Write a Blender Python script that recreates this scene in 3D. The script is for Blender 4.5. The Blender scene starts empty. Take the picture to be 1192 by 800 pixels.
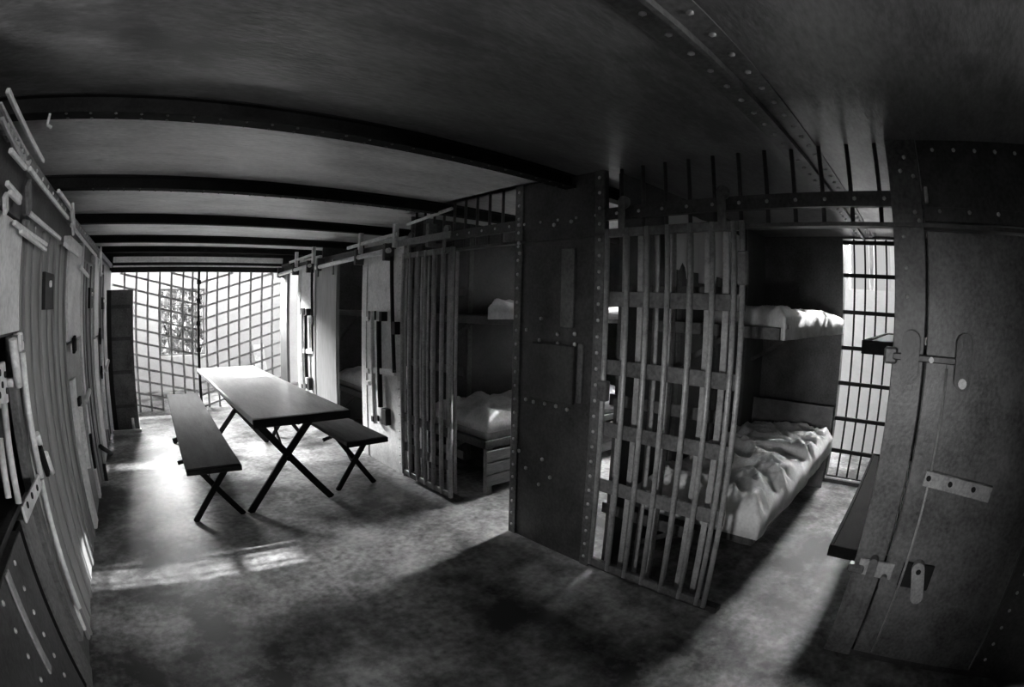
import bpy, bmesh, math, random
from mathutils import Vector, Matrix
random.seed(7)
sc = bpy.context.scene
COL = sc.collection
R = math.radians

# ------------------------------------------------------------------ camera (fisheye lens, 1192 x 800 frame)
PW, PH = 1192, 800
CAM_H, YAW, PITCH, ROLL, FPX = 1.419, R(42.682), R(-4.447), R(1.361), 583.286
_fw = Vector((math.sin(YAW) * math.cos(PITCH), math.cos(YAW) * math.cos(PITCH), math.sin(PITCH)))
_r = Vector((math.cos(YAW), -math.sin(YAW), 0)); _u = _r.cross(_fw)
_r2 = _r * math.cos(ROLL) + _u * math.sin(ROLL); _u2 = _u * math.cos(ROLL) - _r * math.sin(ROLL)
cd = bpy.data.cameras.new('camera'); cam = bpy.data.objects.new('camera', cd); COL.objects.link(cam)
mw = Matrix((_r2, _u2, -_fw)).transposed().to_4x4(); mw.translation = (0, 0, CAM_H)
cam.matrix_world = mw
cd.type = 'PANO'; cd.sensor_fit = 'HORIZONTAL'; cd.sensor_width = 36.0; cd.sensor_height = 36.0 * PH / PW
cd.clip_start = 0.01
cy = cd
cy.panorama_type = 'FISHEYE_EQUISOLID'; cy.fisheye_lens = FPX / PW * 36.0; cy.fisheye_fov = R(180)
sc.camera = cam

def at(px, py, ax, val):
    """the point seen at a pixel on the plane where axis ax has the value val"""
    a, b = px - PW / 2, PH / 2 - py; rr = math.hypot(a, b); th = 2 * math.asin(rr / 2 / FPX)
    q = _fw * math.cos(th) + (_r2 * a + _u2 * b) / max(rr, 1e-9) * math.sin(th)
    c = Vector((0, 0, CAM_H)); return c + q * ((val - c[ax]) / q[ax])

# ------------------------------------------------------------------ light
w = bpy.data.worlds.new('sky'); sc.world = w; w.use_nodes = True
bg = w.node_tree.nodes['Background']; bg.inputs[0].default_value = (1, 1, 1, 1); bg.inputs[1].default_value = 0.55
sd = bpy.data.lights.new('sun', 'SUN'); sd.energy = 20.0; sd.angle = R(0.53)
sun = bpy.data.objects.new('sun', sd); COL.objects.link(sun)
sun.rotation_euler = Vector((-math.cos(R(20)), 0.02, -math.sin(R(20)))).to_track_quat('-Z', 'Y').to_euler()

def area(name, loc, target, sx, sy, power, spread=180):
    l = bpy.data.lights.new(name, 'AREA'); l.shape = 'RECTANGLE'; l.size = sx; l.size_y = sy; l.energy = power; l.spread = R(spread)
    o = bpy.data.objects.new(name, l); COL.objects.link(o); o.location = loc
    o.rotation_euler = (Vector(target) - Vector(loc)).to_track_quat('-Z', 'Y').to_euler(); return o
# lamps added out of view for brightness: beyond the end wall, at both passage ends,
# in the left and rear cells, and high in the gallery
area('end_fill_lamp', (-1.8, 13.0, 4.65), (0.9, 4.2, 0.3), 4.5, 2.0, 12500)  # added lamp beyond an unseen opening, lights the corridor floor
area('cell_window_daylight', (6.9, 2.8, 3.4), (3.0, 2.8, 0.3), 10.0, 1.6, 13500)
area('rear_fill_lamp', (3.0, -2.9, 1.3), (-0.54, 2.1, 1.1), 0.7, 0.9, 20, 60)  # added lamp behind the viewer, lifts the left wall
area('passage_fill_lamp', (-2.35, 7.85, 1.5), (2, 7.9, 1.2), 1.0, 1.8, 5)  # added fill for the white end wall, no window here
area('passage_fill_lamp', (5.4, 7.85, 1.5), (0, 7.9, 1.2), 1.0, 1.8, 6)  # matching added fill from the right end of the passage
area('gallery_fill_lamp', (4.95, 2.8, 3.3), (5.15, 2.8, 0), 0.7, 8.6, 3200)  # added fill under the closed gallery roof, brightens the outer wall
area('side_fill_lamp', (-2.55, 0.2, 1.3), (2, 0.5, 0.9), 0.4, 0.5, 70)  # added lamp in the left cell, lights the near right door
sc.view_settings.view_transform = 'Standard'; sc.view_settings.look = 'None'
sc.view_settings.exposure = 0.0; sc.view_settings.gamma = 1.0; sc.view_settings.use_curve_mapping = False
sc.cycles.max_bounces = 10; sc.cycles.diffuse_bounces = 6; sc.cycles.use_denoising = True

# ------------------------------------------------------------------ materials (the photograph is black and white)
def mat(name, v, rough=0.55, metal=0.0, var=0.45, scale=5.0, fine=70.0, bump=0.15, spec=0.5, wear=None, stretch=(1, 1, 1), wp=(0.52, 0.62), off=(0, 0, 0)):
    m = bpy.data.materials.new(name); m.use_nodes = True
    nt = m.node_tree; n = nt.nodes; L = nt.links; b = n['Principled BSDF']
    tc = n.new('ShaderNodeTexCoord'); mp = n.new('ShaderNodeMapping'); mp.inputs['Scale'].default_value = stretch; mp.inputs['Location'].default_value = off
    geo = n.new('ShaderNodeNewGeometry'); L.new(geo.outputs['Position'], mp.inputs['Vector'])
    n1 = n.new('ShaderNodeTexNoise'); n1.inputs['Scale'].default_value = scale; n1.inputs['Detail'].default_value = 8; n1.inputs['Roughness'].default_value = 0.65
    n2 = n.new('ShaderNodeTexNoise'); n2.inputs['Scale'].default_value = fine; n2.inputs['Detail'].default_value = 4
    L.new(mp.outputs[0], n1.inputs['Vector']); L.new(mp.outputs[0], n2.inputs['Vector'])
    add = n.new('ShaderNodeMath'); add.operation = 'MULTIPLY_ADD'; add.inputs[1].default_value = 0.4; L.new(n2.outputs['Fac'], add.inputs[0])
    mu = n.new('ShaderNodeMath'); mu.operation = 'MULTIPLY'; mu.inputs[1].default_value = 0.6; L.new(n1.outputs['Fac'], mu.inputs[0]); L.new(mu.outputs[0], add.inputs[2])
    cr = n.new('ShaderNodeValToRGB'); L.new(add.outputs[0], cr.inputs[0])
    lo, hi = v * (1 - var), min(v * (1 + var), 0.92)
    cr.color_ramp.elements[0].position = 0.33; cr.color_ramp.elements[0].color = (lo, lo, lo, 1)
    cr.color_ramp.elements[1].position = 0.67; cr.color_ramp.elements[1].color = (hi, hi, hi, 1)
    out = cr.outputs[0]
    if wear is not None:
        n3 = n.new('ShaderNodeTexNoise'); n3.inputs['Scale'].default_value = scale * 0.55; n3.inputs['Detail'].default_value = 10; n3.inputs['Roughness'].default_value = 0.7
        L.new(mp.outputs[0], n3.inputs['Vector'])
        r3 = n.new('ShaderNodeValToRGB'); r3.color_ramp.elements[0].position = wp[0]; r3.color_ramp.elements[1].position = wp[1]
        L.new(n3.outputs['Fac'], r3.inputs[0])
        mx = n.new('ShaderNodeMix'); mx.data_type = 'RGBA'; L.new(r3.outputs[0], mx.inputs[0]); L.new(out, mx.inputs[6]); mx.inputs[7].default_value = (wear, wear, wear, 1)
        out = mx.outputs[2]
    L.new(out, b.inputs['Base Color'])
    b.inputs['Roughness'].default_value = rough; b.inputs['Metallic'].default_value = metal
    b.inputs['Specular IOR Level'].default_value = spec
    if bump:
        bp = n.new('ShaderNodeBump'); bp.inputs['Strength'].default_value = bump; bp.inputs['Distance'].default_value = 0.01
        L.new(add.outputs[0], bp.inputs['Height']); L.new(bp.outputs[0], b.inputs['Normal'])
    return m
M = dict(
    floor=mat('worn_shaded_floor', 0.33, 0.55, off=(5, 5, 1.7), wp=(0.44, 0.60), var=0.7, scale=2.6, fine=26, bump=0.3, wear=0.06, spec=0.14),  # real wear, its noise shifted so a dark patch deepens the left shade
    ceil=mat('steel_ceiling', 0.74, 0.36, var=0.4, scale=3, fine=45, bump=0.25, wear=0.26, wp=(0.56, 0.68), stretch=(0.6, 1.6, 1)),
    plate=mat('shaded_steel_plate', 0.17, 0.32, var=0.5, scale=4, fine=45, bump=0.35, wear=0.09, stretch=(0.6, 1.6, 1)),  # near ceiling tone, falloff of light put into the colour
    beam=mat('black_beam', 0.015, 0.8, var=0.5, scale=8, spec=0.1),
    dark=mat('dark_steel', 0.055, 0.42, var=0.75, scale=5, fine=60, bump=0.3),
    panel=mat('painted_steel', 0.12, 0.42, var=0.7, scale=5, fine=60, bump=0.3),
    light=mat('pale_painted_steel', 0.66, 0.5, var=0.3, scale=6, fine=50, bump=0.2),
    mid=mat('grey_painted_door', 0.18, 0.5, var=0.35, scale=4, fine=40, bump=0.2, stretch=(1, 1, 0.15)),
    bar=mat('bare_bar_steel', 0.36, 0.4, metal=0.2, var=0.4, scale=14, fine=90, bump=0.3),
    dull_black=mat('dull_black_iron', 0.012, 0.85, var=0.4, scale=9, spec=0.05),  # near-black, almost no gloss
    black=mat('black_iron', 0.014, 0.6, var=0.4, scale=12, spec=0.2),
    rod=mat('pale_rod_steel', 0.75, 0.4, var=0.35, scale=14, fine=80, bump=0.2),
    rivet=mat('rivet_steel', 0.62, 0.3, metal=0.2, var=0.3, scale=20),
    white=mat('whitewashed_plaster', 0.62, 0.8, var=0.08, scale=3, fine=30, bump=0.15),
    cloth=mat('pale_blanket', 0.82, 0.9, var=0.3, scale=9, fine=60, bump=0.2, spec=0.1),
    white_sheet=mat('white_cotton', 0.9, 0.9, var=0.05, scale=9, fine=60, bump=0.1, spec=0.1),
    tick=mat('mattress_ticking', 0.42, 0.9, var=0.25, scale=6, fine=60, bump=0.2, spec=0.1),
    top=mat('worn_table_top', 0.72, 0.28, var=0.25, spec=0.7, scale=3, fine=30, bump=0.1, stretch=(4, 0.6, 1)),
    seat=mat('bench_top', 0.06, 0.85, spec=0.02, var=0.35, scale=4, fine=40, bump=0.15, stretch=(5, 0.7, 1)),
    wood=mat('dark_board', 0.16, 0.6, var=0.4, scale=5, fine=40, stretch=(0.5, 4, 4)),
    leaf=mat('leaf', 0.05, 0.5, var=0.6, scale=6),
    ground=mat('pale_ground', 0.45, 0.9, var=0.2, scale=2),
    pane=None,
)
g = bpy.data.materials.new('window_glass'); g.use_nodes = True
gn = g.node_tree.nodes; gn.remove(gn['Principled BSDF'])
tr = gn.new('ShaderNodeBsdfTransparent'); tr.inputs[0].default_value = (0.93, 0.93, 0.93, 1)
gl = gn.new('ShaderNodeBsdfGlossy'); gl.inputs['Roughness'].default_value = 0.03
mxs = gn.new('ShaderNodeMixShader'); mxs.inputs[0].default_value = 0.05
g.node_tree.links.new(tr.outputs[0], mxs.inputs[1]); g.node_tree.links.new(gl.outputs[0], mxs.inputs[2])
g.node_tree.links.new(mxs.outputs[0], gn['Material Output'].inputs[0]); M['pane'] = g

# ------------------------------------------------------------------ helpers
def wmat(o):
    return (wmat(o.parent) if o.parent else Matrix.Identity(4)) @ o.matrix_basis
def seat_in(o, parent):
    m = o.matrix_basis.copy(); o.parent = parent; o.matrix_basis = wmat(parent).inverted() @ m
def link(name, me, m, parent=None, loc=(0, 0, 0), rot=None, smooth=False):
    """loc is in world axes; parents carry no rotation unless a whole thing is turned at the end"""
    if m is not None and not me.materials: me.materials.append(m)
    o = bpy.data.objects.new(name, me); COL.objects.link(o)
    o.location = loc
    if rot: o.rotation_euler = rot
    if parent is not None: seat_in(o, parent)
    if smooth:
        for p in me.polygons: p.use_smooth = True
    return o
def tag(o, label=None, cat=None, group=None, kind=None):
    for k, v in (('label', label), ('category', cat), ('group', group), ('kind', kind)):
        if v: o[k] = v
    return o
def thing(name, loc, label, cat, group=None):
    o = bpy.data.objects.new(name, None); COL.objects.link(o); o.location = loc; o.empty_display_size = 0.1
    return tag(o, label, cat, group)
CACHE = {}
def box_me(sx, sy, sz, bev=0.0, m=None):
    k = ('b', round(sx, 4), round(sy, 4), round(sz, 4), bev, m and m.name)
    if k not in CACHE:
        bm = bmesh.new(); bmesh.ops.create_cube(bm, size=1); bmesh.ops.scale(bm, vec=(sx, sy, sz), verts=bm.verts)
        if bev: bmesh.ops.bevel(bm, geom=bm.edges[:], offset=min(bev, 0.3 * min(sx, sy, sz)), segments=1, affect='EDGES')
        me = bpy.data.meshes.new('box'); bm.to_mesh(me); bm.free(); CACHE[k] = me
    return CACHE[k]
def box(name, parent, x0, x1, y0, y1, z0, z1, m, bev=0.003):
    return link(name, box_me(abs(x1 - x0), abs(y1 - y0), abs(z1 - z0), bev, m), m, parent, ((x0 + x1) / 2, (y0 + y1) / 2, (z0 + z1) / 2))
def cyl_me(r, l, n=12, m=None):
    k = ('c', round(r, 4), round(l, 4), n, m and m.name)
    if k not in CACHE:
        bm = bmesh.new(); bmesh.ops.create_cone(bm, cap_ends=True, segments=n, radius1=r, radius2=r, depth=l)
        me = bpy.data.meshes.new('rod'); bm.to_mesh(me); bm.free()
        for p in me.polygons: p.use_smooth = len(p.vertices) == 4
        CACHE[k] = me
    return CACHE[k]
def rod(name, parent, a, b, r, m, n=12):
    a, b = Vector(a), Vector(b); d = b - a
    return link(name, cyl_me(r, d.length, n, m), m, parent, (a + b) / 2, d.to_track_quat('Z', 'Y').to_euler())
def flat(name, parent, a, b, wd, th, m, up=(1, 0, 0)):
    """a flat bar from a to b; its thickness th lies along up"""
    a, b = Vector(a), Vector(b); d = (b - a); z = d.normalized(); x = Vector(up); x = (x - z * x.dot(z)).normalized(); y = z.cross(x)
    return link(name, box_me(th, wd, d.length, 0.003, m), m, parent, (a + b) / 2, Matrix((x, y, z)).transposed().to_euler())
def add_box(bm, x0, x1, y0, y1, z0, z1):
    r = bmesh.ops.create_cube(bm, size=1)
    for v in r['verts']:
        v.co = Vector((x0 + (v.co.x + .5) * (x1 - x0), y0 + (v.co.y + .5) * (y1 - y0), z0 + (v.co.z + .5) * (z1 - z0)))
def bm_obj(name, bm, m, parent=None, smooth=False):
    me = bpy.data.meshes.new(name); bm.to_mesh(me); bm.free()
    if parent: me.transform(wmat(parent).inverted())
    me.materials.append(m)
    o = bpy.data.objects.new(name, me); COL.objects.link(o); o.parent = parent
    if smooth:
        for p in me.polygons: p.use_smooth = True
    return o
def rivets(parent, pts, axis, r=0.011, name='rivet_row', m=None):
    """dome heads, too small to pick apart singly: one mesh; axis = outward direction"""
    bm = bmesh.new(); ax = Vector(axis); q = ax.to_track_quat('Z', 'Y').to_matrix().to_4x4()
    for p in pts:
        mt = Matrix.Translation(Vector(p)) @ q @ Matrix.Diagonal((1, 1, 0.7, 1))
        bmesh.ops.create_icosphere(bm, subdivisions=1, radius=r, matrix=mt)
    o = bm_obj(name, bm, m or M['rivet'], parent, True); o['kind'] = 'stuff'; return o
def line(a, b, n): return [Vector(a).lerp(Vector(b), i / (n - 1)) for i in range(n)]
def plate_outline(name, parent, pts, x0, x1, m):
    """a plate with the outline pts = (y, z), from x0 to x1"""
    bm = bmesh.new(); vs = [bm.verts.new((x0, y, z)) for y, z in pts]; f = bm.faces.new(vs)
    e = bmesh.ops.extrude_face_region(bm, geom=[f]); bmesh.ops.translate(bm, vec=(x1 - x0, 0, 0), verts=[v for v in e['geom'] if isinstance(v, bmesh.types.BMVert)])
    bmesh.ops.recalc_face_normals(bm, faces=bm.faces[:]); return bm_obj(name, bm, m, parent)
def stadium(name, parent, cyy, z0, z1, wd, x0, x1, m, tilt=0.0):
    """upright strap with rounded ends"""
    r = wd / 2; pts = []
    for i in range(9): t = math.pi * i / 8; pts.append((cyy + r * math.cos(t), z1 - r + r * math.sin(t)))
    for i in range(9): t = math.pi + math.pi * i / 8; pts.append((cyy + r * math.cos(t), z0 + r + r * math.sin(t)))
    cz = (z0 + z1) / 2; c, s = math.cos(tilt), math.sin(tilt)
    pts = [(cyy + (y - cyy) * c - (z - cz) * s, cz + (y - cyy) * s + (z - cz) * c) for y, z in pts]
    return plate_outline(name, parent, pts, x0, x1, m)

# ------------------------------------------------------------------ setting
ZC, XR, XL, XB, YE, YW, XO = 2.125, 2.0, -0.543, 4.4, 7.0, 8.6, 5.5
bm = bmesh.new(); add_box(bm, -2.6, XO, -3, YW + .1, -0.08, 0)
floor = tag(bm_obj('floor', bm, M['floor']), 'worn mottled grey floor of the corridor and cells', None, None, 'structure')
bm = bmesh.new(); add_box(bm, -30, 40, -30, 45, -0.5, -0.3)
tag(bm_obj('ground', bm, M['ground']), 'pale ground outside the windows', None, None, 'structure')
bm = bmesh.new(); add_box(bm, -2.6, XB + .12, -3, YE + .1, ZC, ZC + .05)
ceiling = tag(bm_obj('ceiling', bm, M['ceil']), 'blotchy steel plate ceiling with black cross beams', None, None, 'structure')
for y0, y1 in ((-2.95, -1.0), (-.99, .485), (.49, 1.70)): box('shaded_ceiling_plate', ceiling, -2.5, XB, y0, y1, ZC - .006, ZC, M['plate'], 0)  # near plates coloured darker to stand in for shade
for yb in (1.76, 2.94, 4.21, 5.5, 6.55):
    bm = bmesh.new()
    add_box(bm, -2.5, XB, yb - .048, yb - .027, 2.062, ZC); add_box(bm, -2.5, XB, yb - .075, yb, 2.05, 2.064); add_box(bm, -2.5, XB, yb - .075, yb - .01, ZC - .012, ZC)
    b = bm_obj('beam', bm, M['beam'], ceiling)
    if yb < 3: rivets(b, line((-.4, yb - .062, 2.049), (1.9, yb - .062, 2.049), 24) + line((-.4, yb - .012, 2.049), (1.9, yb - .012, 2.049), 24), (0, 0, -1), 0.007, m=M['dark'])
bm = bmesh.new()
add_box(bm, 0.3, XB, .40, .57, ZC - .012, ZC); add_box(bm, 0.3, XB, .475, .49, ZC - .035, ZC)
st = bm_obj('seam_strap', bm, M['panel'], ceiling)
rivets(st, line((.4, .53, ZC - .012), (4.3, .53, ZC - .012), 34) + line((.45, .43, ZC - .012), (4.35, .43, ZC - .012), 34), (0, 0, -1), 0.012)
# header over the lattice at the corridor end
bm = bmesh.new(); add_box(bm, -2.5, XB, YE - .02, YE + .08, 1.84, ZC)
hd = tag(bm_obj('trim_1', bm, M['beam']), 'black steel header with pale plates above the end lattice', None, None, 'structure')
for z0, z1 in ((1.905, 1.925), (1.965, 2.04)): box('header_plate', hd, XL, XR, YE - .03, YE - .02, z0, z1, M['ceil'])
# end passage: plaster wall with a low window and an unseen high opening added for the end lamp, side walls, its own ceiling
wx0, wx1, wz0, wz1 = .22, 1.04, .57, 1.66
bm = bmesh.new()
for b in ((-2.6, -1.7, 0, 3.4), (2.1, XO, 0, 3.4), (-1.7, wx0, 0, 1.95), (wx1, 2.1, 0, 1.95), (wx0, wx1, 0, wz0), (wx0, wx1, wz1, 1.95), (-1.7, 2.1, 3.2, 3.4)):
    add_box(bm, b[0], b[1], YW, YW + .18, b[2], b[3])
wall_end = tag(bm_obj('wall_end', bm, M['white']), 'bright whitewashed wall beyond the end lattice', None, None, 'structure')
bm = bmesh.new(); add_box(bm, -2.6, XO, YE + .1, YW + .18, 3.4, 3.45); add_box(bm, XB + .06, XO, -3, YE + .1, 3.4, 3.45)
tag(bm_obj('ceiling', bm, M['white']), 'pale ceiling of the end passage', None, None, 'structure')
bm = bmesh.new(); add_box(bm, -2.66, -2.6, YE - .05, YW + .18, 0, 3.45); add_box(bm, -2.6, XB + .12, YE + .1, YE + .15, ZC, 3.4); add_box(bm, XB + .06, XB + .12, -3, YE + .1, ZC, 3.4); add_box(bm, XB, XO, -3.05, -3, 0, 3.4)
tag(bm_obj('wall_passage', bm, M['white']), 'white side walls of the end passage', None, None, 'structure')
win = tag(link('window_1', box_me(wx1 - wx0, .02, .03, .003, M['mid']), M['mid'], None, ((wx0 + wx1) / 2, YW + .06, wz0 + .015)), 'small barred window with foliage behind it in the white end wall', None, None, 'structure')
box('window_frame', win, wx0, wx0 + .03, YW + .04, YW + .08, wz0, wz1, M['mid']); box('window_frame', win, wx1 - .03, wx1, YW + .04, YW + .08, wz0, wz1, M['mid'])
box('window_frame', win, wx0, wx1, YW + .04, YW + .08, wz1 - .03, wz1, M['mid'])
box('window_pane', win, wx0 + .02, wx1 - .02, YW + .055, YW + .06, wz0 + .02, wz1 - .02, M['pane'], 0)
for i in range(1, 5):
    x = wx0 + (wx1 - wx0) * i / 5; rod('bar', win, (x, YW + .1, wz0), (x, YW + .1, wz1), .008, M['black'], 8)
for i in range(1, 4): z = wz0 + (wz1 - wz0) * i / 4; box('glazing_or_shadow_bar', win, wx0, wx1, YW + .05, YW + .07, z - .01, z + .01, M['mid'])

# outer wall of the gallery behind the right-hand cells, openings added opposite each cell to shape the sun stripes
PITCHY = 2.04
cells = [(.0 + k * PITCHY, .69 + k * PITCHY) for k in range(-1, 4)]
HZ0, HZ1 = 1.74, 2.7
bm = bmesh.new(); y = -3.05
for a, b in cells:
    add_box(bm, XO, XO + .15, y, a + .3, 0, 3.45); add_box(bm, XO, XO + .15, a + .3, b + .1, HZ1, 3.45); add_box(bm, XO, XO + .15, a + .3, b + .1, 0, HZ0); y = b + .1
add_box(bm, XO, XO + .15, y, YW + .18, 0, 3.45)
wo = tag(bm_obj('wall_outer_right', bm, M['white']), 'bright whitewashed outer wall seen through the cell windows', None, None, 'structure')
for a, b in cells: box('glazing_or_shadow_bar', wo, XO + .05, XO + .08, a + .50, a + .555, HZ0, HZ1, M['mid'])  # unseen bar added to cast the dark line in each sun stripe
# back of the right-hand cells: one tall barred window per cell
bm = bmesh.new(); y = -3.0
for a, b in cells:
    add_box(bm, XB, XB + .12, y, a, 0, ZC); add_box(bm, XB, XB + .12, a, b, 2.1, ZC); add_box(bm, XB, XB + .12, a, b, 0, .03); y = b
add_box(bm, XB, XB + .12, y, YE + .1, 0, ZC)
tag(bm_obj('wall_back', bm, M['dark']), 'dark steel back wall of the right-hand cells', None, None, 'structure')
ZB = [.29, .575, .88, 1.18, 1.48, 1.79, 2.07]
for k, (a, b) in enumerate(cells[1:]):
    wn = tag(link('window_%d' % (k + 2), box_me(.03, b - a, .03, .003, M['black']), M['black'], None, (XB + .03, (a + b) / 2, .045)),
             'tall bright barred window at the back of %s' % ('the nearest open cell', 'the second open cell', 'the third cell', 'the farthest cell')[k], None, None, 'structure')
    for z in ZB: box('cross_bar', wn, XB + .01, XB + .035, a, b, z - .017, z + .017, M['black'])
    for i in range(1, 7):
        yy = b - .103 * i; rod('bar', wn, (XB + .04, yy, .03), (XB + .04, yy, 2.1), .009, M['black'], 8)
    rod('sill_bar', wn, (XB - .02, a, .05), (XB - .02, b, .05), .012, M['rod'], 8)
# partitions between the cells
for k, yp in enumerate((-.55, 1.45, 3.48, 5.52)):
    bm = bmesh.new(); add_box(bm, XR + .08, XB, yp, yp + .02, 0, ZC)
    pw = tag(bm_obj('wall_partition', bm, M['dark']), 'dark steel partition %s' % ('on the right of the nearest cell', 'behind the bunks of the nearest cell', 'behind the bunks of the second cell', 'between the two farthest cells')[k], None, None, 'structure')
    for x in (2.7, 3.3, 3.9):
        box('seam_strap', pw, x - .025, x + .025, yp - .006, yp, 0, ZC, M['panel'])

# ------------------------------------------------------------------ right cell front (structure)
bm = bmesh.new()
add_box(bm, XR - .015, XR + .02, -2.8, 7.0, 1.855, 1.915)         # rail
add_box(bm, XR - .03, XR + .03, -2.8, 3.42, 1.775, 1.79)           # door head angle
add_box(bm, XR - .04, XR + .04, .09, 3.42, 2.135, ZC)              # ceiling angle
add_box(bm, XR - .01, XR + .05, -2.8, .09, 0, .03); add_box(bm, XR, XR + .05, .69, 2.14, 0, .03); add_box(bm, XR, XR + .05, 2.72, 4.18, 0, .03)
wall_r = tag(bm_obj('wall_right', bm, M['dark']), 'riveted steel and barred cell fronts along the right of the corridor', None, None, 'structure')
rivets(wall_r, [(XR - .015, y, 1.885) for y in [.12 + i * .13 for i in range(26)]], (-1, 0, 0), .010)
# transom bars above the openings
for i in range(26):
    y = .14 + i * .127
    if 1.49 < y < 2.14: continue
    rod('transom_bar', wall_r, (XR + .02, y, 1.78), (XR + .02, y, ZC), .010, M['dark'], 8)
# dark riveted panel between the two gates
p = box('steel_panel', wall_r, XR - .012, XR + .02, 1.49, 2.14, 0, ZC, M['dark'])
box('edge_strip', p, XR - .022, XR - .012, 1.49, 1.55, 0, 2.13, M['panel']); box('edge_strip', p, XR - .022, XR - .012, 2.08, 2.14, 0, 2.13, M['panel'])
rivets(p, line((XR - .022, 1.52, .06), (XR - .022, 1.52, 2.08), 26) + line((XR - .022, 2.11, .06), (XR - .022, 2.11, 2.08), 26), (-1, 0, 0), .011)
def ypx(px, py, x=XR): return at(px, py, 0, x).y
def zpx(px, py, x=XR): return at(px, py, 0, x).z
X1 = XR - .02
a, b = at(622, 398, 0, X1), at(668, 472, 0, X1)
box('lock_box', p, XR - .045, XR - .012, b.y, a.y, b.z, a.z, M['dark'], .006)
a, b = at(655, 290, 0, X1), at(668, 382, 0, X1)
box('lock_slide', p, XR - .03, XR - .012, b.y, a.y, b.z, a.z, M['panel'])
a, b = at(674, 400, 0, X1), at(677, 470, 0, X1); box('lock_slide', p, XR - .03, XR - .012, b.y, a.y, b.z, a.z, M['panel'])
rivets(p, [at(x, y, 0, XR - .03) for x, y in ((613, 384), (630, 371), (649, 389), (649, 400), (669, 389), (669, 401), (628, 396), (631, 448), (612, 465), (621, 468), (634, 470), (647, 473), (660, 477), (604, 525), (612, 545), (631, 535), (640, 556), (627, 564), (604, 262), (645, 262), (665, 258), (604, 283), (605, 295))], (-1, 0, 0), .013)
# jamb and upper panel right of the nearest opening
p = box('steel_panel', wall_r, XR - .02, XR + .025, -.045, .09, 0, ZC, M['panel'], .004)
rivets(p, [at(x, y, 0, XR - .022) for x, y in ((1052, 183), (1048, 199), (1063, 205), (1065, 247), (1070, 257), (1052, 275), (1055, 312), (1056, 345))], (-1, 0, 0), .010)
p = box('steel_panel', wall_r, XR - .012, XR + .02, -2.8, -.05, 1.80, ZC, M['dark'])
rivets(p, line((XR - .012, -.12, 2.08), (XR - .012, -1.2, 2.08), 12) + line((XR - .012, -.12, 1.84), (XR - .012, -1.2, 1.84), 9), (-1, 0, 0), .010)
box('slot_handle', p, XR - .04, XR - .012, at(1080, 228, 0, XR).y, at(1076, 228, 0, XR).y, at(1076, 238, 0, XR).z, at(1076, 220, 0, XR).z, M['rod'])
box('steel_panel', wall_r, XR - .012, XR + .02, -2.95, -1.95, 0, 1.775, M['dark'])  # gap beyond this panel lets the added rear lamp through
p = box('steel_panel', wall_r, XR - .012, XR + .02, -1.05, -.70, 0, 1.775, M['dark'])
rivets(p, line((XR - .012, -.76, .1), (XR - .012, -.76, 1.7), 20), (-1, 0, 0), .010)
# pale panels beside the third and fourth cells
for k, dy in enumerate((0, 1.95)):
    y0, y1 = 3.42 + dy, 4.18 + dy
    p = box('steel_panel', wall_r, XR - .012, XR + .02, y0, y1, 0, 1.95, M['light'])
    box('edge_strip', p, XR - .024, XR - .012, y0, y0 + .13, 0, 1.93, M['light'])
    rivets(p, line((XR - .024, y0 + .05, .1), (XR - .024, y0 + .05, 1.85), 26), (-1, 0, 0), .009)
    box('edge_strip', p, XR - .020, XR - .012, y1 - .10, y1, 0, 1.8, M['light'])
box('steel_panel', wall_r, XR - .012, XR + .03, 6.66, 7.0, 0, 1.95, M['mid'])
# fixed flat bars behind the two gates
for (y0, y1, n) in ((.82, 1.46, 7), (2.76, 3.40, 7)):
    for i in range(n): y = y0 + (y1 - y0) * (i + .5) / n; box('fixed_bar', wall_r, XR + .05, XR + .062, y - .016, y + .016, .03, 1.79, M['bar'])
    for z in (.35, .95, 1.5): box('fixed_cross_bar', wall_r, XR + .062, XR + .07, y0 - .04, y1 + .03, z - .03, z + .03, M['dark'])

# ------------------------------------------------------------------ gates
def gate(y0, y1, ys, label, zs, m, r=.012):
    t = thing('cell_gate', (XR - .05, (y0 + y1) / 2, 0.04), label, 'gate', 'sliding barred cell gates')
    x = XR - .05
    for y in ys: rod('bar', t, (x, y, .05), (x, y, 1.80), r, m)
    for z in zs: box('cross_bar', t, x + .012, x + .022, y0, y1, z - .036, z + .036, M['panel'])
    box('bottom_rail', t, x - .008, x + .02, y0, y1, .05, .09, M['panel']); box('top_rail', t, x - .008, x + .02, y0, y1, 1.76, 1.80, M['panel'])
    for y in (y0 + .1, y1 - .1):
        h = box('hanger', t, x - .012, x - .004, y - .02, y + .02, 1.76, 1.915, M['panel'])
        c = rod('roller', h, (x + .002, y, 1.93), (x + .026, y, 1.93), .03, M['panel'], 16)
    return t
xg = XR - .05
ys1 = [at(px, 430, 0, xg).y for px in (703, 726, 749, 773, 799, 825, 850, 860)]
g1 = gate(ys1[-1] - .01, ys1[0] + .01, ys1, 'open barred sliding gate with four flat cross straps beside the nearest cell doorway', (1.46, 1.13, .82, .52), M['bar'], .013)
a = at(702, 455, 0, xg - .01); box('lock_case', g1, xg - .03, xg + .01, a.y - .03, a.y + .03, a.z - .05, a.z + .05, M['panel'], .006)
a = at(864, 312, 0, xg - .01); box('lock_case', g1, xg - .025, xg + .01, a.y - .025, a.y + .02, a.z - .07, a.z + .07, M['panel'], .006)
ys2 = [2.72 + i * (3.37 - 2.72) / 6 for i in range(7)]
gate(2.71, 3.39, ys2, 'open barred sliding gate of close upright bars left of the second doorway', (.52, .28), M['bar'], .016)

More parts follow.
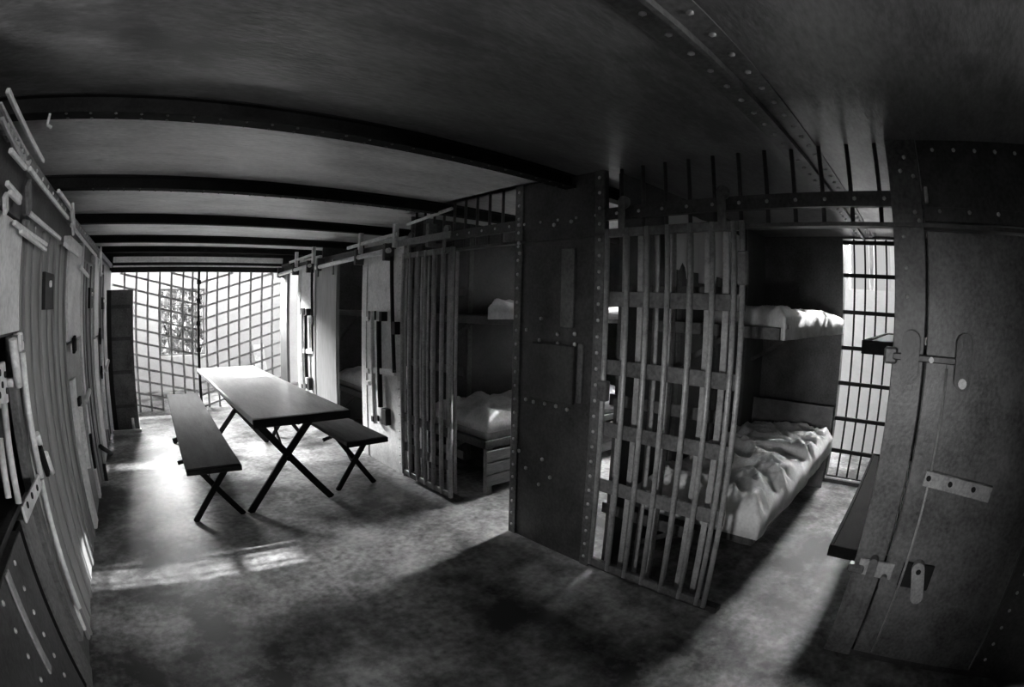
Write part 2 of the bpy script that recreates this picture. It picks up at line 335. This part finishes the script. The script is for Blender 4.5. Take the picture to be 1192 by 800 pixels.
# ------------------------------------------------------------------ near hinged steel door on the right
nd = thing('steel_door', (XR, -.37, 0.02), 'closed dark steel door with lock lugs and strap hinge at the right', 'door')
box('door_leaf', nd, XR - .014, XR + .02, -.69, -.055, .03, 1.765, M['panel'], .004)
e = box('edge_strip', nd, XR - .024, XR - .014, -.15, -.058, .04, 1.30, M['panel'], .004)
rod('edge_bead', nd, (XR - .026, -.15, .05), (XR - .026, -.15, 1.27), .006, M['bar'], 8)
xd = XR - .035
def pxbox(name, parent, x0, y0, x1, y1, d0, d1, m, bev=.004):
    a, b = at(x0, y0, 0, xd), at(x1, y1, 0, xd)
    return box(name, parent, XR - d1, XR - d0, min(a.y, b.y), max(a.y, b.y), min(a.z, b.z), max(a.z, b.z), m, bev)
def pxlug(name, parent, xc, y0, y1, wd, d0, d1, m, tilt=0):
    a, b = at(xc, y0, 0, xd), at(xc, y1, 0, xd)
    return stadium(name, parent, (a.y + b.y) / 2, min(a.z, b.z), max(a.z, b.z), wd, XR - d0, XR - d1, m, tilt)
pxbox('lock_bar', nd, 1040, 410, 1122, 426, .03, .06, M['dark'])
pxbox('lock_bar_end', nd, 1030, 403, 1044, 424, .02, .055, M['panel'], .008)
pxlug('lock_lug', nd, 1059, 384, 446, .075, .02, .10, M['dark'])
lug = pxlug('lock_lug', nd, 1120, 388, 454, .07, .014, .10, M['dark'])
a = at(1120, 447, 0, XR - .10); rod('lug_pin', lug, (XR - .095, a.y, a.z), (XR - .115, a.y, a.z), .018, M['rod'])
a = at(1084, 419, 0, XR - .05); rod('bolt_head', nd, (XR - .06, a.y, a.z), (XR - .07, a.y, a.z), .011, M['rod'])
hs = flat('hinge_strap', nd, at(1076, 556, 0, XR - .03), at(1153, 576, 0, XR - .03),   .062, .022, M['bar'])
for px, py in ((1081, 557), (1106, 564), (1133, 570)):
    a = at(px, py, 0, XR - .04); rod('strap_bolt', hs, (XR - .040, a.y, a.z), (XR - .046, a.y, a.z), .011, M['black'])
hp = pxlug('hasp', nd, 1068, 652, 702, .06, .02, .055, M['bar'], R(-18))
a = at(1069, 667, 0, XR - .06); rod('hasp_hole', hp, (XR - .054, a.y, a.z), (XR - .058, a.y, a.z), .012, M['black'])
pxbox('hasp_back', nd, 1052, 655, 1078, 690, .012, .025, M['black'])
# lower hinge on the jamb
hg = nd
pxbox('hinge_leaf', hg, 1002, 650, 1036, 676, .02, .035, M['bar']); pxbox('hinge_knuckle', hg, 988, 655, 1004, 668, .0, .05, M['panel'], .008)
pxlug('hinge_lug', hg, 1014, 646, 682, .04, .034, .07, M['panel'])
pxlug('hinge_lug', hg, 1028, 668, 682, .03, .034, .06, M['panel'])

# ------------------------------------------------------------------ solid sliding doors of the far cells, lock levers, operating rods
def solid_door(y0, y1, label):
    t = thing('steel_door', (XR - .04, (y0 + y1) / 2, .04), label, 'door')
    box('door_leaf', t, XR - .055, XR - .03, y0, y1, .04, 1.80, M['mid'])
    for y in (y0 + .03, y1 - .03): box('edge_strip', t, XR - .063, XR - .055, y - .025, y + .025, .05, 1.79, M['mid'])
    for y in (y0 + .12, y1 - .12): box('hanger', t, XR - .07, XR - .055, y - .02, y + .02, 1.7, 1.86, M['panel'])
solid_door(4.70, 5.40, 'grey solid sliding steel door beyond the right-hand bench')
for k, dy in enumerate((0, 1.95)):
    t = thing('lock_lever', (XR - .05, 3.9 + dy, .3), ('pale upright lock lever with rods on the panel beside the bench', 'pale upright lock lever on the farthest right-hand panel')[k], 'lock', 'wall lock levers')
    def q(px, py):
        v = at(px, py, 0, XR - .05); v.y += dy; return v
    rod('lever_rod', t, q(433, 362), q(437, 493), .020, M['rod']); rod('slide_rod', t, q(441, 374), q(443, 474), .022, M['black'])
    rod('latch_rod', t, q(456, 299), q(459, 434), .016, M['black'])
    flat('lever_arm', t, q(431, 431), q(460, 434), .05, .02, M['rod'])
    for px, py in ((432, 366), (445, 367)): a = q(px, py); box('keeper', t, XR - .07, XR - .012, a.y - .025, a.y + .025, a.z - .05, a.z + .03, M['black'])
    a = q(461, 382); box('latch_knob', t, XR - .08, XR - .012, a.y - .03, a.y + .02, a.z - .05, a.z + .05, M['black'])
    a = q(448, 484); box('lock_case', t, XR - .065, XR - .012, a.y - .04, a.y + .04, a.z - .08, a.z + .06, M['black'])
    a = q(436, 488); box('keeper', t, XR - .075, XR - .012, a.y - .02, a.y + .02, a.z - .02, a.z + .03, M['black'])
    for py in (372, 432, 446): a = q(428, py); box('lever_pin', t, XR - .07, XR - .03, a.y - .05, a.y + .01, a.z - .015, a.z + .025, M['rod'])
    t2 = thing('door_track', (XR - .06, 4.2 + dy, 1.75), ('pale round door track above the bench-side doorway', 'pale round door track above the farthest doorway')[k], 'track', 'door tracks')
    y0, y1 = 3.56 + dy, min(5.3 + dy, 6.95)
    rod('track_pipe', t2, (XR - .08, y0, 1.84), (XR - .08, y1, 1.80), .022, M['rod'])
    for y in (y0 + .05, y0 + .62, y1 - .1): box('track_bracket', t2, XR - .105, XR - .015, y - .022, y + .022, 1.76, 1.90, M['dark'])
    flat('upper_rod', t2, (XR - .06, y0 - .1, 1.965), (XR - .06, y0 + .9, 1.94), .03, .02, M['rod'])
    for y in (y0 - .06, y0 + .6): box('rod_post', t2, XR - .08, XR - .04, y - .02, y + .02, 1.86, 2.05, M['rod'])
tk = thing('door_track', (XR - .06, 3, 1.86), 'dark flat track bar with bright upper lever above the close-barred gate', 'track', 'door tracks')
rod('track_pipe', tk, (XR - .07, 2.72, 2.06), (XR - .07, 3.3, 2.02), .012, M['rod']); box('track_bracket', tk, XR - .08, XR - .01, 2.98, 3.02, 1.82, 1.99, M['panel'])
box('track_bar', tk, XR - .085, XR - .075, 2.7, 3.42, 1.855, 1.905, M['panel'])

# ------------------------------------------------------------------ left cell front
bm = bmesh.new()
XLb = XL - .05
add_box(bm, XLb - .03, XLb, 2.9, 7.0, 0, 1.95); add_box(bm, XLb - .03, XLb, 1.93, 2.9, 0, 1.95)
add_box(bm, XLb - .03, XLb, .81, 1.93, 1.33, 1.95); add_box(bm, XLb - .03, XLb, -.04, 1.93, 0, .80)
add_box(bm, XLb - .03, XLb, -2.8, -.04, 0, 1.95); add_box(bm, XLb - .03, XLb, -.04, .81, 1.4, 1.95); add_box(bm, XLb - .03, XLb, .81, 1.0, .8, 1.33)  # unseen hatch left open to shape the added side lamp
add_box(bm, XLb - .45, XLb - .42, 1.0, 1.93, .75, 1.38); add_box(bm, XLb - .45, XLb, .97, 1.0, .75, 1.38); add_box(bm, XLb - .45, XLb, 1.92, 1.95, .75, 1.38); add_box(bm, XLb - .45, XLb, 1.0, 1.93, .72, .75); add_box(bm, XLb - .45, XLb, 1.0, 1.93, 1.38, 1.41)
wall_l = tag(bm_obj('wall_left', bm, M['dark']), 'steel cell fronts crowded with doors and hardware along the left', None, None, 'structure')
def lbox(name, parent, y0, y1, z0, z1, d0, d1, m, bev=.003): return box(name, parent, XL - .05 + d0, XL - .05 + d1, y0, y1, z0, z1, m, bev)
lbox('steel_panel', wall_l, 1.0, 1.86, 1.345, 1.70, 0, .05, M['light'])
lbox('steel_panel', wall_l, .4, 1.86, 1.72, 1.90, 0, .03, M['dark'])
p = lbox('steel_panel', wall_l, .4, 1.50, .05, .78, 0, .035, M['dark'])
rivets(p, line((XL - .014, 1.34, .1), (XL - .014, 1.34, .75), 9) + line((XL - .014, 1.12, .1), (XL - .014, 1.12, .75), 9), (1, 0, 0), .010)
box('edge_strip', p, XL - .015, XL - .005, 1.21, 1.25, .45, .78, M['bar'])
lbox('black_slot_strip', wall_l, 1.50, 1.58, .1, .78, 0, .02, M['dull_black'])  # black strip paints the shade of the gap between panels
lbox('steel_panel', wall_l, 1.58, 1.74, .05, .78, 0, .03, M['panel'])
lbox('door_post', wall_l, 1.80, 1.90, .15, 1.33, .0, .035, M['panel']); lbox('edge_strip', wall_l, 1.875, 1.90, .15, 1.33, .035, .05, M['light'])
lbox('door_post', wall_l, 3.72, 3.80, .05, 1.85, .0, .05, M['light'])
lbox('steel_panel', wall_l, 3.08, 3.68, 1.22, 1.82, 0, .05, M['light'])
lbox('steel_panel', wall_l, 3.08, 3.68, .05, 1.20, 0, .035, M['panel'])
lbox('door_post', wall_l, 3.10, 3.24, .08, 1.0, .035, .06, M['light'])
lbox('steel_panel', wall_l, 4.66, 5.05, 1.15, 1.85, 0, .05, M['light'])
lbox('steel_panel', wall_l, 4.66, 5.05, .05, 1.13, 0, .04, M['light'])
lbox('steel_panel', wall_l, 5.75, 6.95, .05, 1.85, 0, .03, M['panel'])
# top angle of the left front with rivets
lbox('top_angle', wall_l, -.7, 7.0, 1.90, 1.95, 0, .04, M['panel'])
rivets(wall_l, [(XL - .009, 1.0 + i * .14, 1.925) for i in range(30)], (1, 0, 0), .010)

def ribbed_door(y0, y1, label, plate, nr):
    t = thing('ribbed_door', (XL - .03, (y0 + y1) / 2, .04), label, 'door', 'left-hand ribbed doors')
    lbox('door_leaf', t, y0, y1, .05, 1.76, .012, .03, M['mid'])
    for i in range(nr):
        y = y0 + .03 + (y1 - y0 - .06) * (i / (nr - 1)) ** 1.0
        lbox('rib', t, y - (.03 if i % 3 else .012), y + (.03 if i % 3 else .012), .06, 1.74, .03, .038 if i % 2 else .046, M['mid'])
    lp = lbox('lock_plate', t, plate[0], plate[1], plate[2], plate[3], .03, .065, M['black'])
    yy, zz = (plate[0] + plate[1]) / 2, plate[2] + .7 * (plate[3] - plate[2])
    rod('key_boss', lp, (XL + .01, yy, zz), (XL + .025, yy, zz), .015, M['rod'])
    return t
ribbed_door(1.95, 3.04, 'wide ribbed grey steel door with a black lock plate in the left foreground', (2.30, 2.52, 1.41, 1.57), 7)
ribbed_door(3.83, 4.60, 'narrow ribbed door with small lock plate farther along the left wall', (4.2, 4.42, 1.40, 1.56), 6)
ribbed_door(5.08, 5.72, 'last ribbed door on the left before the dark open door', (5.4, 5.6, 1.38, 1.5), 5)

# lock levers of the left wall
xl = XL + .02
def lrod(t, name, p0, p1, r, m): return rod(name, t, at(*p0, 0, xl), at(*p1, 0, xl), r, m)
def lslot(t, name, p0, p1, wd, m): return flat(name, t, at(*p0, 0, xl), at(*p1, 0, xl), wd, .02, m)
lv = thing('lock_lever', at(30, 600, 0, xl), 'pale lock rods and perforated plates over the dark recess at the far left', 'lock', 'wall lock levers')
lrod(lv, 'lever_rod', (15, 395), (22, 450), .018, M['rod']); lrod(lv, 'lever_rod', (26, 410), (48, 556), .014, M['rod']); lrod(lv, 'lever_rod', (48, 558), (92, 708), .012, M['light'])
lrod(lv, 'slide_rod', (5, 470), (22, 586), .013, M['light']); lrod(lv, 'slide_rod', (0, 510), (10, 580), .012, M['light'])
hs = flat('hole_strap', lv, at(46, 560, 0, xl), at(28, 600, 0, xl), .055, .012, M['light'])
for px, py in ((44, 568), (38, 577), (33, 588)):
    a = at(px, py, 0, xl + .01); rod('hole', hs, (xl + .006, a.y, a.z), (xl + .010, a.y, a.z), .011, M['black'])
a, b = at(0, 425, 0, xl), at(14, 468, 0, xl)
pp = box('hole_plate', lv, xl - .03, xl - .012, a.y, b.y, b.z, a.z, M['light'])
for px, py in ((3, 434), (9, 436), (6, 448), (11, 455), (3, 460)):
    a = at(px, py, 0, xl); rod('hole', pp, (xl - .013, a.y, a.z), (xl - .008, a.y, a.z), .010, M['black'])
for px, py in ((31, 392), (32, 402), (35, 428), (36, 442), (22, 445)):
    a = at(px, py, 0, xl); rod('bolt_head', lv, (xl - .06, a.y, a.z), (xl - .02, a.y, a.z), .016, M['rod'])
lv2 = thing('lock_lever', at(55, 560, 0, xl), 'small pale latch on the edge of the wide ribbed door', 'lock', 'wall lock levers')
lrod(lv2, 'lever_rod', (53, 528), (61, 550), .014, M['rod']); lslot(lv2, 'black_slot_strip', (46, 520), (56, 552), .035, M['dull_black']); lrod(lv2, 'lever_pin', (43, 505), (47, 518), .013, M['rod'])
lv3 = thing('lock_lever', at(95, 500, 0, xl), 'pale lever and black slots on the panel behind the wide ribbed door', 'lock', 'wall lock levers')
lslot(lv3, 'black_slot_strip', (86, 392), (87, 410), .09, M['dull_black']); lslot(lv3, 'black_slot_strip', (92, 462), (93, 472), .09, M['dull_black'])
lrod(lv3, 'lever_rod', (93, 474), (103, 545), .02, M['rod']); lrod(lv3, 'lever_arm', (100, 468), (104, 455), .018, M['rod']); lslot(lv3, 'black_slot_strip', (105, 505), (111, 545), .05, M['dull_black'])
lv4 = thing('lock_lever', at(118, 500, 0, xl), 'pale lever and black keepers beside the last ribbed door', 'lock', 'wall lock levers')
lrod(lv4, 'lever_rod', (118, 395), (124, 500), .022, M['rod']); lslot(lv4, 'black_slot_strip', (116, 385), (117, 398), .1, M['dull_black']); lslot(lv4, 'keeper', (118, 430), (119, 437), .1, M['dull_black']); lrod(lv4, 'lever_arm', (126, 420), (123, 432), .02, M['rod'])
lrod(lv4, 'latch_rod', (117, 520), (135, 532), .02, M['black']); lrod(lv4, 'latch_rod', (121, 540), (124, 560), .018, M['black'])
# tracks of the left wall
tk = thing('door_track', (XL + .02, 2.2, 1.7), 'pale flat track bars and rods along the top of the left wall', 'track', 'door tracks')
xt = XL + .03
def tf(name, p0, p1, wd, m): return flat(name, tk, at(*p0, 0, xt), at(*p1, 0, xt), wd, .016, m)
tf('track_bar', (9, 105), (50, 188), .016, M['light']); tf('track_bar', (34, 196), (79, 254), .018, M['rod']); tf('track_bar', (68, 222), (82, 241), .018, M['rod'])
tf('lower_track', (2, 138), (28, 190), .014, M['bar']); tf('lower_track', (0, 120), (32, 180), .010, M['bar']); tf('lower_track', (12, 175), (30, 196), .016, M['light'])
tf('door_head_bar', (16, 259), (54, 285), .016, M['rod']); tf('door_head_bar', (24, 269), (53, 291), .016, M['rod']); tf('door_head_bar', (33, 247), (70, 278), .018, M['rod'])
tf('door_head_bar', (75, 284), (91, 298), .022, M['rod']); tf('track_bar', (83, 262), (112, 298), .022, M['rod']); tf('door_head_bar', (93, 310), (103, 322), .026, M['rod'])
tf('head_slot', (8, 213), (24, 231), .016, M['light']); tf('head_slot', (11, 224), (23, 236), .016, M['light'])
tf('rod_post', (33, 212), (34, 247), .05, M['panel']); tf('rod_post', (84, 240), (86, 270), .06, M['light']); tf('rod_post', (117, 290), (118, 318), .09, M['light']); tf('rod_post', (6, 226), (7, 248), .03, M['rod'])
for k in range(7):
    a = at(4 + 4 * k, 146 + 7.5 * k, 0, xt - .02); rod('chain_link', tk, (xt - .03, a.y, a.z), (xt + .004, a.y, a.z), .011, M['bar'], 8)
hk = thing('ceiling_hook', at(62, 118, 1, 1.70), 'small bright hook hanging from the first black ceiling beam', 'hook')
a = at(62, 118, 1, 1.70); rod('hook_stem', hk, (a.x, 1.70, 2.05), (a.x, 1.70, 2.01), .006, M['rod']); rod('hook_tip', hk, (a.x, 1.70, 2.01), (a.x + .02, 1.70, 2.0), .006, M['rod'])
# back of the corridor and the side cell
bm = bmesh.new(); add_box(bm, -2.6, 2.6, -3.0, -2.95, 0, ZC); add_box(bm, 3.4, XB, -3.0, -2.95, 0, ZC); add_box(bm, 2.6, 3.4, -3.0, -2.95, 0, .8); add_box(bm, 2.6, 3.4, -3.0, -2.95, 1.8, ZC); tag(bm_obj('wall_rear', bm, M['panel']), 'steel wall behind the viewer', None, None, 'structure')
bm = bmesh.new(); add_box(bm, -2.66, -2.6, -3.0, YE, 0, ZC); add_box(bm, -2.6, XL - .53, .98, 1.0, 0, ZC); add_box(bm, -2.6, XL - .08, -1.0, -.98, 0, ZC); add_box(bm, -2.6, XL - .08, 7.0, 7.08, 0, 1.95)
tag(bm_obj('wall_outer', bm, M['dark']), 'outer wall of the left-hand cells', None, None, 'structure')

# ------------------------------------------------------------------ lattice at the corridor end
def lattice(x0, x1, xs, slope, label):
    t = thing('lattice_screen', ((x0 + x1) / 2, YE, 0), label, 'lattice', 'steel strap lattices at the corridor end')
    z1 = 1.84
    for x in xs: box('upright_strap', t, x - .015, x + .015, YE - .004, YE + .004, 0, z1, M['bar'])
    zz = -.5
    while zz < z1 + .6:
        a, b = x0, x1
        f = lambda x: zz + slope * (x - x0)
        if slope:
            lim = sorted((x0 + (0.012 - zz) / slope, x0 + (z1 - .012 - zz) / slope)); a, b = max(a, lim[0]), min(b, lim[1])
        if b - a > .04: flat('cross_strap', t, (a, YE + .009, f(a)), (b, YE + .009, f(b)), .028, .006, M['bar'], (0, 1, 0))
        zz += .168
    return t
XC = .75
lattice(XL, XC, [-.36, -.18, -.005, .17, .345, .52, .66], -.22, 'dark steel strap lattice left of the thick post')
lattice(XC, 2.0, [.87, 1.03, 1.2, 1.36, 1.53, 1.7, 1.86], .28, 'dark steel strap lattice right of the thick post')
pst = thing('lattice_post', (XC, YE - .01, 0), 'thick black post where the two lattice screens meet', 'post')
box('post_shaft', pst, XC - .018, XC + .018, YE - .03, YE + .02, 0, 1.84, M['black'])
for z in (.5, .8, 1.15, 1.45, 1.7): box('post_clamp', pst, XC - .03, XC + .03, YE - .036, YE - .028, z - .03, z + .03, M['black'])
# dark open door at the left end
dd = thing('steel_door', (-.36, 5.95, .02), 'dark panelled door standing open across the left end of the corridor', 'door')
box('door_leaf', dd, -.53, -.19, 5.93, 5.97, .03, 1.585, M['panel'], .005)
for z in (.3, .68, 1.05, 1.4): box('door_batten', dd, -.49, -.22, 5.918, 5.93, z - .02, z + .02, M['dark'])
box('hinge_stile', dd, -.53, -.47, 5.915, 5.93, .04, 1.58, M['black'])
a = at(155, 492, 1, 5.91); rod('latch', dd, (a.x, 5.91, a.z - .07), (a.x, 5.91, a.z + .05), .018, M['rod'])
box('door_foot', dd, -.55, -.17, 5.90, 5.99, .0, .03, M['light'])
bd = thing('leaning_board', at(303, 432, 1, 8.3), 'pale narrow board propped against the white wall behind the lattice', 'board')
a, b = at(296, 402, 1, 8.45), at(310, 440, 1, 8.45)
bd.location = ((a.x + b.x) / 2, 8.4, 0)
flat('board', bd, ((a.x + b.x) / 2, 8.25, .01), ((a.x + b.x) / 2, 8.575, a.z), b.x - a.x, .03, M['light'], (0, 1, 0))

# ------------------------------------------------------------------ table and benches
def trestle(t, x0, x1, y, h, m, wd=.035, inset=.07):
    for s, (a, b) in enumerate(((x0, x1), (x1, x0))):
        top = a + (b - a) * .92
        flat('leg', t, (a, y + (.012 if s else -.012), .0), (top, y + (.012 if s else -.012), h), wd, .02, m, (0, 1, 0))
    box('leg_cleat', t, x0 + .03, x1 - .03, y - .03, y + .03, h - .02, h, m)
tb = thing('trestle_table', (.9, 4.1, 0), 'long worn trestle table with pale top and black crossed legs', 'table')
box('tabletop', tb, .575, 1.225, 2.84, 5.32, .715, .755, M['top'], .008)
box('end_batten', tb, .575, 1.225, 2.825, 2.84, .70, .75, M['black']); box('end_batten', tb, .575, 1.225, 5.32, 5.335, .70, .75, M['black'])
trestle(tb, .585, 1.245, 3.27, .715, M['black'], .05); trestle(tb, .585, 1.245, 4.95, .715, M['black'], .05)
flat('brace', tb, (.91, 3.29, .36), (.91, 3.75, .71), .03, .012, M['black']); flat('brace', tb, (.91, 4.93, .36), (.91, 4.5, .71), .03, .012, M['black'])
rod('bolt', tb, (.915, 3.235, .36), (.915, 3.305, .36), .018, M['black']); rod('bolt', tb, (.915, 4.915, .36), (.915, 4.985, .36), .018, M['black'])
tb.rotation_euler.z = R(1.5)
def bench(x0, x1, y0, y1, rot, label):
    t = thing('trestle_bench', ((x0 + x1) / 2, (y0 + y1) / 2, 0), label, 'bench', 'trestle benches')
    box('seat', t, x0, x1, y0, y1, .425, .455, M['seat'], .006)
    box('end_batten', t, x0, x1, y0 - .012, y0, .415, .45, M['black'])
    trestle(t, x0 + .02, x1 + .02, y0 + .27, .425, M['black'], .04); trestle(t, x0 + .02, x1 + .02, y1 - .32, .425, M['black'], .04)
    c = (x0 + x1) / 2
    flat('brace', t, (c, y0 + .29, .21), (c, y0 + .6, .42), .025, .01, M['black']); flat('brace', t, (c, y1 - .34, .21), (c, y1 - .65, .42), .025, .01, M['black'])
    for y in (y0 + .35, y0 + .95): rod('side_bolt', t, (x0 - .035, y, .39), (x0 + .05, y, .41), .014, M['black'])
    t.rotation_euler.z = R(rot); return t
bench(.18, .55, 2.97, 5.6, -.5, 'low trestle bench with dark worn seat left of the table')
bench(1.32, 1.66, 3.13, 5.5, 1.0, 'low trestle bench with dark seat right of the table')

# ------------------------------------------------------------------ bunks and bedding
def vnoise(seed):
    rng = random.Random(seed); ws = []
    for i in range(14):
        a = rng.uniform(0, math.pi); f = rng.uniform(4, 26); ws.append((math.cos(a) * f, math.sin(a) * f, rng.uniform(0, 6.28), 1 / (1 + f * .09)))
    def n(x, y):
        wx = .06 * math.sin(5 * x + 3 * y + seed); wy = .06 * math.sin(7 * y - 4 * x + seed * 2)
        s = sum(h * math.sin(a * (x + wx) + b * (y + wy) + c) for a, b, c, h in ws) / 5
        return s
    return n
def bedding(name, parent, x0, x1, y0, y1, z0, z1, amp, seed, m, nx=120, ny=50, skew=0.0):
    """a mattress or blanket: a rounded slab whose top is crumpled into folds"""
    n = vnoise(seed); bm = bmesh.new(); top = []
    for i in range(nx + 1):
        row = []
        for j in range(ny + 1):
            u, v = i / nx, j / ny; x, y = x0 + skew * v + (x1 - x0 - skew * v) * u, y0 + (y1 - y0) * v
            ed = min(1, min(u * (x1 - x0), (1 - u) * (x1 - x0), v * (y1 - y0), (1 - v) * (y1 - y0)) / .06)
            q = n(x, y); q2 = n(x * 2.1 + 3, y * 2.1 + 1); rid = (1 - min(1, abs(q) * 1.3)) ** 2 * 1.1 + .6 * (1 - min(1, abs(q2) * 1.5)) ** 2 + .3 * n(x * .6, y * .6 + 9)
            z = z1 - .03 * (1 - ed) ** 2 + amp * rid * (.35 + .65 * ed)
            row.append(bm.verts.new((x, y + (.012 * q if 0 < j < ny else .02 * q), max(z, z0 + .01))))
        top.append(row)
    for i in range(nx):
        for j in range(ny): bm.faces.new((top[i][j], top[i + 1][j], top[i + 1][j + 1], top[i][j + 1]))
    rim = [top[i][0] for i in range(nx + 1)] + [top[nx][j] for j in range(1, ny + 1)] + [top[i][ny] for i in range(nx - 1, -1, -1)] + [top[0][j] for j in range(ny - 1, 0, -1)]
    low = [bm.verts.new((v.co.x, v.co.y, z0)) for v in rim]
    for k in range(len(rim)): bm.faces.new((rim[k], low[k], low[(k + 1) % len(rim)], rim[(k + 1) % len(rim)]))
    bm.faces.new(low[::-1]); bmesh.ops.recalc_face_normals(bm, faces=bm.faces[:])
    return bm_obj(name, bm, m, parent, True)
def bunk(x0, x1, y0, y1, z, label, wallside, boards=False, m=None):
    m = m or M['dark']
    t = thing('bunk_frame', ((x0 + x1) / 2, (y0 + y1) / 2, z - .06), label, 'bunk', 'cell bunks')
    box('side_rail', t, x0, x1, y0, y0 + .02, z - .05, z + .01, m); box('side_rail', t, x0, x1, y1 - .02, y1, z - .05, z + .01, m)
    box('end_rail', t, x0, x0 + .02, y0, y1, z - .05, z + .01, m); box('end_rail', t, x1 - .02, x1, y0, y1, z - .05, z + .01, m)
    box('bunk_plate', t, x0 + .02, x1 - .02, y0 + .02, y1 - .02, z - .012, z, m)
    yb, yf = (y1, y0) if wallside > 0 else (y0, y1)
    for x in (x0 + .12, x1 - .12): flat('bracket', t, (x, yb, z - .32), (x, yf + (yb - yf) * .4, z - .04), .03, .012, m)
    if boards:
        for i in range(3): box('side_board', t, x0, x1, y0 - .02, y0 - .004, .08 + i * .095, .165 + i * .095, M['wood'])
        for x in (x0 + .05, x1 - .05): box('leg', t, x - .025, x + .025, y0, y0 + .05, 0, z - .05, M['wood'])
    return t
def mattress(x0, x1, y0, y1, z, label, amp, seed, th=.075, m='cloth', drop=0.0, skew=0.0):
    t = thing('mattress', ((x0 + x1) / 2, (y0 + y1) / 2, z), label, 'mattress', 'bunk mattresses')
    bedding('ticking', t, x0 + .02, x1 - .02, y0 + .015, y1 - .02, z, z + th, .006, seed, M['tick'], 40, 16, skew)
    bedding('blanket', t, x0 + .01, x1 - .01, y0 + .005, y1 - .015, z + th * .55 - drop, z + th + .03, amp, seed + 1, M[m], skew=skew)
    return t
bunk(2.32, 4.2, .68, 1.45, 1.35, 'upper steel bunk beside the window of the nearest cell', 1)
mattress(2.30, 4.18, .645, 1.43, 1.355, 'crumpled pale mattress on the upper bunk of the nearest cell', .022, 11, .05, drop=.08, skew=.75)
bunk(2.24, 4.2, .66, 1.45, .34, 'lower steel bunk on the left of the nearest cell', 1)
mattress(2.22, 4.18, .635, 1.43, .35, 'large rumpled pale bedding on the lower bunk of the nearest cell', .07, 23, .08, drop=.06)
hb = box('head_board', None, 4.2, 4.225, .68, 1.44, .0, .70, M['wood']); tag(hb, 'dark plank headboard behind the rumpled lower bed of the nearest cell', 'headboard')
bunk(2.3, 4.2, -.53, .26, 1.325, 'bare upper bunk jutting before the window on the right of the nearest cell', -1, m=M['dull_black'])
bunk(2.3, 4.2, -.53, .26, .36, 'bare lower bunk low on the right of the nearest cell', -1, m=M['dull_black'])
bunk(2.24, 4.2, 2.69, 3.48, 1.325, 'upper bunk seen through the second doorway', 1)
mattress(2.22, 4.18, 2.665, 3.46, 1.335, 'folded pale bedding on the upper bunk of the second cell', .028, 31, .05, drop=.05, skew=.75)
bunk(2.24, 4.2, 2.69, 3.48, .42, 'lower boarded bunk seen through the second doorway', 1, True)
mattress(2.26, 4.18, 2.695, 3.46, .43, 'rumpled pale bedding on the lower bunk of the second cell', .06, 43, .10)
bunk(2.24, 4.2, 4.73, 5.52, .46, 'lower bunk in the dark third cell', 1)
mattress(2.26, 4.18, 4.735, 5.5, .47, 'dim bedding on the lower bunk of the third cell', .05, 51, .10)
bunk(2.24, 4.2, 4.73, 5.52, 1.325, 'upper bunk in the dark third cell', 1)

# pale sheet hung along the partition above the upper bunk, behind the gate
bm = bmesh.new(); n = vnoise(5); N = 60; rows = 14; gr = []
for i in range(N + 1):
    x = 2.5 + 1.25 * i / N; r_ = []
    bot = 1.66 + .05 * math.sin(i * .9) * (i % 17 > 8) - (.06 if 20 < i < 34 else 0)
    for j in range(rows + 1):
        z = 2.02 + (bot - 2.02) * j / rows
        r_.append(bm.verts.new((x, 1.43 - .012 * math.sin(i * .75) * (.3 + j / rows) - .006 * n(x, z), z)))
    gr.append(r_)
for i in range(N):
    for j in range(rows): bm.faces.new((gr[i][j], gr[i][j + 1], gr[i + 1][j + 1], gr[i + 1][j]))
sh = bm_obj('hanging_sheet', bm, M['white_sheet'], None, True)
so = sh.modifiers.new('thickness', 'SOLIDIFY'); so.thickness = .004
tag(sh, 'pale sheet hung above the upper bunk, seen between the gate bars', 'sheet')

# ------------------------------------------------------------------ shrub outside the end window
shb = thing('garden_shrub', (.8, 10.2, -.3), 'leafy shrub outside the small end window', 'shrub')
bm = bmesh.new(); rng = random.Random(3)
for i in range(1300):
    th = rng.uniform(0, 6.28); rr = rng.random() ** .5 * 1.1; x = .8 + rr * math.cos(th); y = 10.2 + .6 * rr * math.sin(th); z = rng.uniform(-.1, 2.1)
    s = rng.uniform(.07, .15); q = Matrix.Translation((x, y, z)) @ Matrix.Rotation(rng.uniform(0, 6.28), 4, 'Z') @ Matrix.Rotation(rng.uniform(-1.2, 1.2), 4, 'X')
    vs = [bm.verts.new(q @ Vector(c)) for c in ((0, -s, 0), (s * .5, 0, .012), (0, s, 0), (-s * .5, 0, .012))]; bm.faces.new(vs)
f = bm_obj('foliage', bm, M['leaf'], shb); f['kind'] = 'stuff'
for i in range(7):
    th = i * .9; rod('stem', shb, (.8, 10.2, -.3), (.8 + .7 * math.cos(th), 10.2 + .4 * math.sin(th), 1.4), .018, M['wood'], 6)
